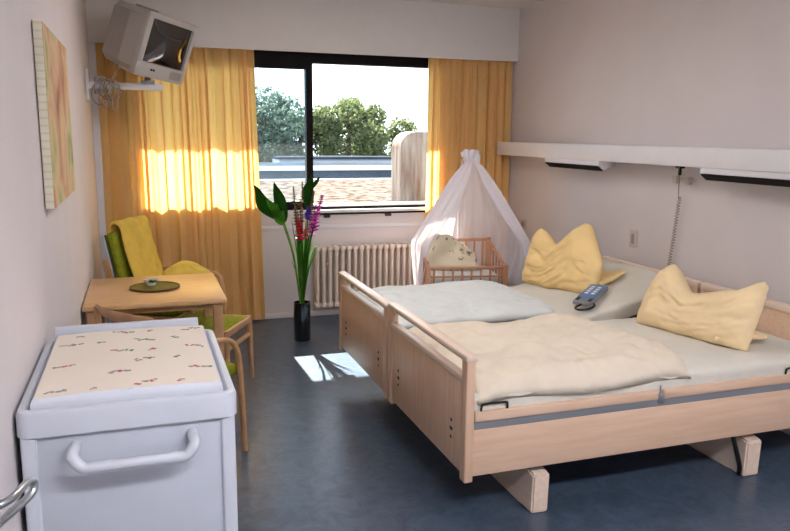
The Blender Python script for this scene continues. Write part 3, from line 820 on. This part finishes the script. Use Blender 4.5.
# moulded tray top
m_ = MB()
def rrect(ins, rad, n=8):
    out = []
    for (cx_, cy_, a0) in ((X1-rad, Y1-rad, 0), (X0+rad, Y1-rad, 90), (X0+rad, Y0+rad, 180), (X1-rad, Y0+rad, 270)):
        for k in range(n+1):
            a = math.radians(a0+90*k/n); r_ = max(.002, rad-ins)
            out.append((cx_+math.cos(a)*r_, cy_+math.sin(a)*r_))
    return out
prof_ = [(.03, .900), (.004, .898), (.0, .902), (.0, .962), (.004, .971), (.010, .974), (.022, .974), (.027, .970), (.030, .962), (.030, .925)]
rings_ = [[m_.bm.verts.new((x, y, z)) for x, y in rrect(i_, .034)] for i_, z in prof_]
for A, B in zip(rings_, rings_[1:]):
    for k in range(len(A)): m_.bm.faces.new((A[k], A[(k+1) % len(A)], B[(k+1) % len(A)], B[k]))
m_.box(X0+.02, X1-.02, Y0+.02, Y1-.02, .905, .93)
tray = m_.build('tray_top', 'laminate', ct, world=True)
m_ = MB().box(X0+.03, X1-.055, Y1-.018, Y1, .93, 1.022, .006, 3); m_.build('back_upstand', 'laminate', ct, world=True)
hp = catmull([(-.204, Y0+.015, .862), (-.206, Y0-.025, .862), (-.206, Y0-.045, .852), (-.185, Y0-.052, .826), (-.15, Y0-.052, .823), (-.05, Y0-.052, .823), (.05, Y0-.052, .823), (.085, Y0-.052, .826), (.106, Y0-.045, .852), (.106, Y0-.025, .862), (.104, Y0+.015, .862)], 6)
MB().tube(hp, .0155, 14).build('handle', 'laminate', ct, world=True)
# mat
cmt = thing('changing_mat', 'cream changing mat printed with tiny animals on the changing cabinet', 'mat', (-.06, 2.42, .932))
mx0, mx1, my0, my1 = X0+.036, X1-.036, Y0+.034, Y1-.024
m_ = MB()
def mtop(x, y):
    return .996+.006*math.sin((x-mx0)/(mx1-mx0)*PI)+.002*noise.noise(Vector((x*6, y*6, 1)))
def ring(z, ins):
    return (mx0+ins, mx1-ins, my0+ins, my1-ins, z)
m_.use('matshade')
N = 30
def side_(u, v):
    # perimeter
    per = u*4; k = int(per) % 4; t = per-int(per)
    c_ = [(mx0, my0), (mx1, my0), (mx1, my1), (mx0, my1)]
    a = Vector(c_[k]); b_ = Vector(c_[(k+1) % 4]); q = a.lerp(b_, t)
    cc_ = Vector(((mx0+mx1)/2, (my0+my1)/2)); ins = [.0, .0, .002, .008][int(round(v*3))]
    d_ = (cc_-q); q = q+Vector((math.copysign(min(abs(d_.x), ins), d_.x), math.copysign(min(abs(d_.y), ins), d_.y)))
    z = [.932, .98, .990, None][int(round(v*3))]
    if z is None: z = mtop(q.x, q.y)
    return Vector((q.x, q.y, z))
m_.grid(side_, 80, 3, closeu=True)
m_.use('matcover')
ins = .008
m_.grid(lambda u, v: Vector((mx0+ins+(mx1-mx0-2*ins)*u, my0+ins+(my1-my0-2*ins)*v, mtop(mx0+ins+(mx1-mx0-2*ins)*u, my0+ins+(my1-my0-2*ins)*v))), 20, 20)
m_.box(mx0+.002, mx1-.002, my0+.002, my1-.002, .932, .94)
rnd = random.Random(12)
for i in range(4):
    for j in range(6):
        if (i+j) % 2 and rnd.random() < .35: continue
        x = mx0+.06+(mx1-mx0-.11)*(i+.5*(j % 2)*.8)/3.4; y = my0+.05+(my1-my0-.10)*j/5
        big = (i+j) % 2 == 0
        a0 = rnd.uniform(-.6, .6)
        for k in range(6 if big else 2):
            m_.use(rnd.choice(['print_g', 'print_r', 'print_b', 'print_b', 'print_d']))
            px = x+(k-2.5)*.011*math.cos(a0)+rnd.uniform(-.006, .006); py = y+(k-2.5)*.009*math.sin(a0)+rnd.uniform(-.01, .01)
            if not (mx0+.02 < px < mx1-.02 and my0+.02 < py < my1-.02): continue
            zz = mtop(px, py)
            L_ = rnd.uniform(.005, .011); W_ = rnd.uniform(.003, .006)
            mm = Matrix.Translation((px, py, zz)) @ Matrix.Rotation(rnd.uniform(0, 3), 4, 'Z')
            m_.box(-L_, L_, -W_, W_, -.002, .0009, mx=mm)
m_.build('mat_pad', None, cmt, world=True, ang=50)

# ------------------------------------------------------------------ vase and flowers
vx, vy = 1.215, 5.91
vs = thing('flower_vase', 'tall dark glass vase with big leaves and gladioli on floor below window', 'vase', (vx, vy, 0))
MB().lathe([(.0001, 0), (.066, .0), (.070, .008), (.070, .325), (.066, .325), (.064, .30), (.0001, .295)], (vx, vy, .001), 36).build('vase_body', 'vase', vs, world=True)
rnd = random.Random(9)
def P2(x, y, z): return Vector((x, y, z))
def stem(tip, r=.005, bend=0):
    tip = Vector(tip); d_ = Vector((tip.x-vx, tip.y-vy, 0))
    b_ = Vector((vx, vy, .10))+(-d_*.06)
    n1 = Vector((vx, vy, .33))+d_*.10
    mid = n1.lerp(tip, .5)+Vector((-d_.x*.12, 0, .04))
    return catmull([b_, n1, mid, tip], 8)
def leaf(tip, base, width, m, tilt=0, name='leaf', curl=.05):
    tip, base = Vector(tip), Vector(base)
    st_ = MB().tube(stem(base), [.006]*25, 8).build('leaf_stalk', 'stem', vs, world=True)
    ax = tip-base; L_ = ax.length; ax.normalize()
    side = Vector((math.cos(tilt), math.sin(tilt), 0)); side = (side-ax*side.dot(ax)).normalized()
    nrm = ax.cross(side)
    def g(u, v):
        w_ = width*math.sin(PI*min(1, u**.75))**.8*(1-.25*u)
        s2 = 2*v-1
        return base+ax*(L_*u)+side*(w_*s2)+nrm*(abs(s2)*w_*.35+curl*math.sin(PI*u)-.02*math.sin(u*9)*s2*s2)
    MB().grid(g, 24, 8).build(name, m, vs, world=True, ang=180)
leaf((.835, 5.90, 1.30), (1.06, 5.92, 1.02), .072, 'leafd', .3)
leaf((.985, 5.82, 1.33), (1.075, 5.88, .99), .055, 'leafd', -.2)
leaf((.93, 5.86, 1.19), (1.06, 5.84, .98), .055, 'leaf', -.3)
leaf((1.37, 5.92, 1.36), (1.285, 5.93, 1.06), .062, 'leafd', .5)
leaf((1.32, 5.98, 1.37), (1.30, 5.97, 1.12), .04, 'leafd', .2)
def spike(tip, z0, m, sz, n, name):
    st_ = stem(tip)
    MB().tube(st_, [.0055-.0035*i/(len(st_)-1) for i in range(len(st_))], 6).build('flower_stem', 'stem', vs, world=True)
    pts = [p for p in st_ if p.z >= z0]
    m_ = MB()
    for k in range(n):
        t = k/(n-1); i = t*(len(pts)-1); a = min(int(i), len(pts)-2); p = pts[a].lerp(pts[a+1], i-a)
        s2 = sz*(1-.6*t)
        for j in range(4):
            an = rnd.uniform(0, 6.28); o_ = Vector((math.cos(an), math.sin(an), .35))*s2*.8
            m_.tube([p, p+o_*.5+Vector((0, 0, .006)), p+o_*1.1], [s2*.15, s2*.42, s2*.08], 6, flat=(1, .4))
    m_.tube(pts, .004, 6)
    m_.build(name, m, vs, world=True)
spike((1.385, 5.88, 1.20), .88, 'pink', .062, 13, 'gladiolus_blossoms')
spike((1.345, 5.93, 1.12), .86, 'pink', .055, 11, 'gladiolus_blossoms')
spike((1.275, 5.88, 1.12), .97, 'purple', .048, 11, 'delphinium_blossoms')
spike((1.19, 5.86, 1.02), .84, 'red', .055, 8, 'gladiolus_blossoms')
spike((1.25, 5.90, .93), .84, 'red', .045, 6, 'gladiolus_blossoms')
spike((1.16, 5.93, 1.27), .93, 'bud', .040, 16, 'bud_spike')
spike((1.235, 5.93, 1.31), .95, 'bud', .036, 16, 'bud_spike')
spike((1.205, 5.88, 1.17), .85, 'bud', .036, 14, 'bud_spike')
spike((1.32, 5.88, 1.24), 1.0, 'bud', .034, 14, 'bud_spike')
# slim grassy leaves filling the bunch
for k in range(34):
    a = rnd.uniform(0, 6.28); q = rnd.uniform(.03, .13); z = rnd.uniform(.62, 1.16)
    sp_ = stem((vx+.02+math.cos(a)*q, vy+math.sin(a)*q*.6, z))
    n = len(sp_)
    MB().tube(sp_, [.006+.014*math.sin(PI*i/(n-1)) if i < n-1 else .001 for i in range(n)], 6, flat=(1, .25)).build('slim_leaf', 'leaf' if k % 3 else 'stem', vs, world=True)

# ------------------------------------------------------------------ unseen fill lights added under the ceiling to brighten the room
for (x, y, dm, lb) in ((1.3, 4.2, 'fill_emitter', 'added fill light under the ceiling above the beds'), (.9, .1, 'fill_emitter2', 'added fill light near the entrance, left of its twin'), (2.5, .1, 'fill_emitter2', 'added fill light near the entrance, right of its twin')):
    t = thing('added_fill_light', lb, 'lamp', (x, y, ZC-.07), 0, 'added fill lights')
    MB().box(x-.62, x+.62, y-.16, y+.16, ZC-.05, ZC-.001, .004).build('added_fill_housing', 'white', t, world=True)
    MB().box(x-.60, x+.60, y-.14, y+.14, ZC-.07, ZC-.051, .004).build('fill_emitter', dm, t, world=True)

# ------------------------------------------------------------------ outside
tag(MB().box(-60, 80, 17, 140, -9, -8.9).build('outdoor_ground', 'ground'), kind='structure')
tag(MB().box(-14, 24, 7.0, 16.0, .45, .70).build('gravel_roof', 'soil'), kind='structure')
tag(MB().box(-.9, 4.5, 7.02, 8.22, 2.86, 2.99).build('overhang', 'white'), kind='structure')
tag(MB().box(-14, 24, 15.95, 16.05, .5, .72, .01).build('roof_edge_flashing', 'flash'), kind='structure')
b_ = thing('flat_roofed_building', 'low grey flat-roofed building with pale roof edge beyond the gravel', 'building', (4, 22.5, -9))
MB().box(-12, 26, 21, 24, -8.9, .66).build('wall', 'roofing', b_, world=True)
MB().box(-12, 26, 21, 24, .66, .77).build('roof_surface', 'roofing', b_, world=True)
MB().box(-12.1, 26.1, 20.9, 21.0, .66, .78).build('roof_edge', 'flash', b_, world=True)
b_ = thing('flat_roofed_building', 'further low blue-grey roof just below the trees', 'building', (7, 26, -9))
MB().box(4.5, 8.6, 25.4, 26.8, -8.9, .82).build('wall', 'lampanel', b_, world=True)
MB().box(4.4, 8.7, 25.3, 26.9, .82, .90).build('roof_edge', 'roofing', b_, world=True)
def refl_shape(cx_, cy_, w_, h_, label):
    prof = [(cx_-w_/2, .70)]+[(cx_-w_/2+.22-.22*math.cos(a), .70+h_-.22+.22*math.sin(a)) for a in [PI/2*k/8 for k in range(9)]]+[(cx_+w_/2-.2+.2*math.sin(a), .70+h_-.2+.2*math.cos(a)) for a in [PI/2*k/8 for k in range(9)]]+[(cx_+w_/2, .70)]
    t = thing('arched_reflection', label, 'reflection stand-in', (cx_, cy_, .7))  # solid added outside to imitate the curtain's reflection in the pane
    MB().prism(prof, 'y', cy_-.2, cy_+.2, .01).build('reflection_body', 'arch_refl', t, world=True)
refl_shape(3.76, 10.0, .66, 1.04, 'pale arched shape with brown streaks, standing in for a curtain reflection')

def tree(x, y, zc, rx, rz, seed, fol, label):
    rnd = random.Random(seed)
    t = thing('tree', label, 'tree', (x, y, -8.9), 0, 'trees beyond the roofs')
    MB().tube(catmull([(x, y, -8.9), (x+.2, y, -4), (x-.1, y, zc-.6), (x+.1, y, zc+rz*.4)], 5), [.28-.014*i for i in range(16)], 8).build('trunk', 'bark', t, world=True)
    m_ = MB()
    blobs = [(Vector((x, y, zc)), rx*.75)]
    for k in range(16):
        a = rnd.uniform(0, 2*PI); e = rnd.uniform(-.6, 1)
        blobs.append((Vector((x+math.cos(a)*rx*.72*math.cos(e), y+math.sin(a)*rx*.6*math.cos(e), zc+math.sin(e)*rz*.8)), rx*rnd.uniform(.22, .42)))
    for k in range(5200):
        c_, r_ = rnd.choice(blobs)
        d_ = Vector((rnd.gauss(0, 1), rnd.gauss(0, 1), rnd.gauss(0, 1))).normalized()*r_*rnd.uniform(.6, 1.08)
        p = c_+Vector((d_.x, d_.y, d_.z*.9))
        a = Vector((rnd.gauss(0, 1), rnd.gauss(0, 1), rnd.gauss(0, 1))).normalized(); b2 = a.cross(Vector((rnd.gauss(0, 1), rnd.gauss(0, 1), 1))).normalized()
        L_ = rnd.uniform(.07, .14)
        vs_ = [m_.bm.verts.new(p+a*L_), m_.bm.verts.new(p+b2*L_*.5), m_.bm.verts.new(p-a*L_), m_.bm.verts.new(p-b2*L_*.5)]
        m_.bm.faces.new(vs_)
    m_.build('crown', fol, t, world=True, smooth=False)
tree(4.6, 30, 1.5, 2.3, 1.9, 1, 'foliage2', 'blue-green tree seen through the left window pane, at its left edge')
tree(6.5, 31.5, 1.0, 1.9, 1.8, 2, 'foliage2', 'blue-green tree crown just left of the window mullion')
tree(8.3, 30, 1.35, 1.9, 2.0, 3, 'foliage', 'tallest yellow-green tree seen just right of the window mullion')
tree(10.2, 32, .9, 1.8, 1.8, 4, 'foliage', 'rounded green tree in the middle of the right window pane')
tree(12.2, 33, -.2, 1.7, 1.4, 5, 'foliage', 'lower green tree sloping down toward the arched curtain reflection')

# ------------------------------------------------------------------ light
wd = bpy.data.worlds.new('world'); scene.world = wd; wd.use_nodes = True
bg = wd.node_tree.nodes['Background']; bg.inputs[0].default_value = (.80, .90, 1.0, 1); bg.inputs[1].default_value = 2.3
sl = bpy.data.lights.new('sun', 'SUN'); so = bpy.data.objects.new('sun', sl); COL.objects.link(so)
so.rotation_euler = Vector((.045, -1, -.85)).to_track_quat('-Z', 'Y').to_euler()
sl.energy = 27; sl.angle = math.radians(.55); sl.color = (1, .93, .82)

# ------------------------------------------------------------------ camera
F_, YAW, PIT, ROL, CH = 738.63, math.radians(-18.947), math.radians(-10.085), math.radians(.568), 1.7056
Fw = Vector((-math.sin(YAW)*math.cos(PIT), math.cos(YAW)*math.cos(PIT), math.sin(PIT)))
Rt = Fw.cross(Vector((0, 0, 1))).normalized(); Up = Rt.cross(Fw)
Rt, Up = Rt*math.cos(ROL)+Up*math.sin(ROL), Up*math.cos(ROL)-Rt*math.sin(ROL)
cam = bpy.data.cameras.new('camera'); co = bpy.data.objects.new('camera', cam); COL.objects.link(co)
mw = Matrix((Rt, Up, -Fw)).transposed().to_4x4(); mw.translation = (0, 0, CH)
co.matrix_world = mw
cam.sensor_width = 36; cam.lens = F_/790*36; cam.clip_start = .05; cam.clip_end = 500
scene.camera = co
vsn = scene.view_settings
vsn.view_transform = 'Standard'; vsn.look = 'None'; vsn.gamma = 1; vsn.exposure = 0.56; vsn.use_curve_mapping = False
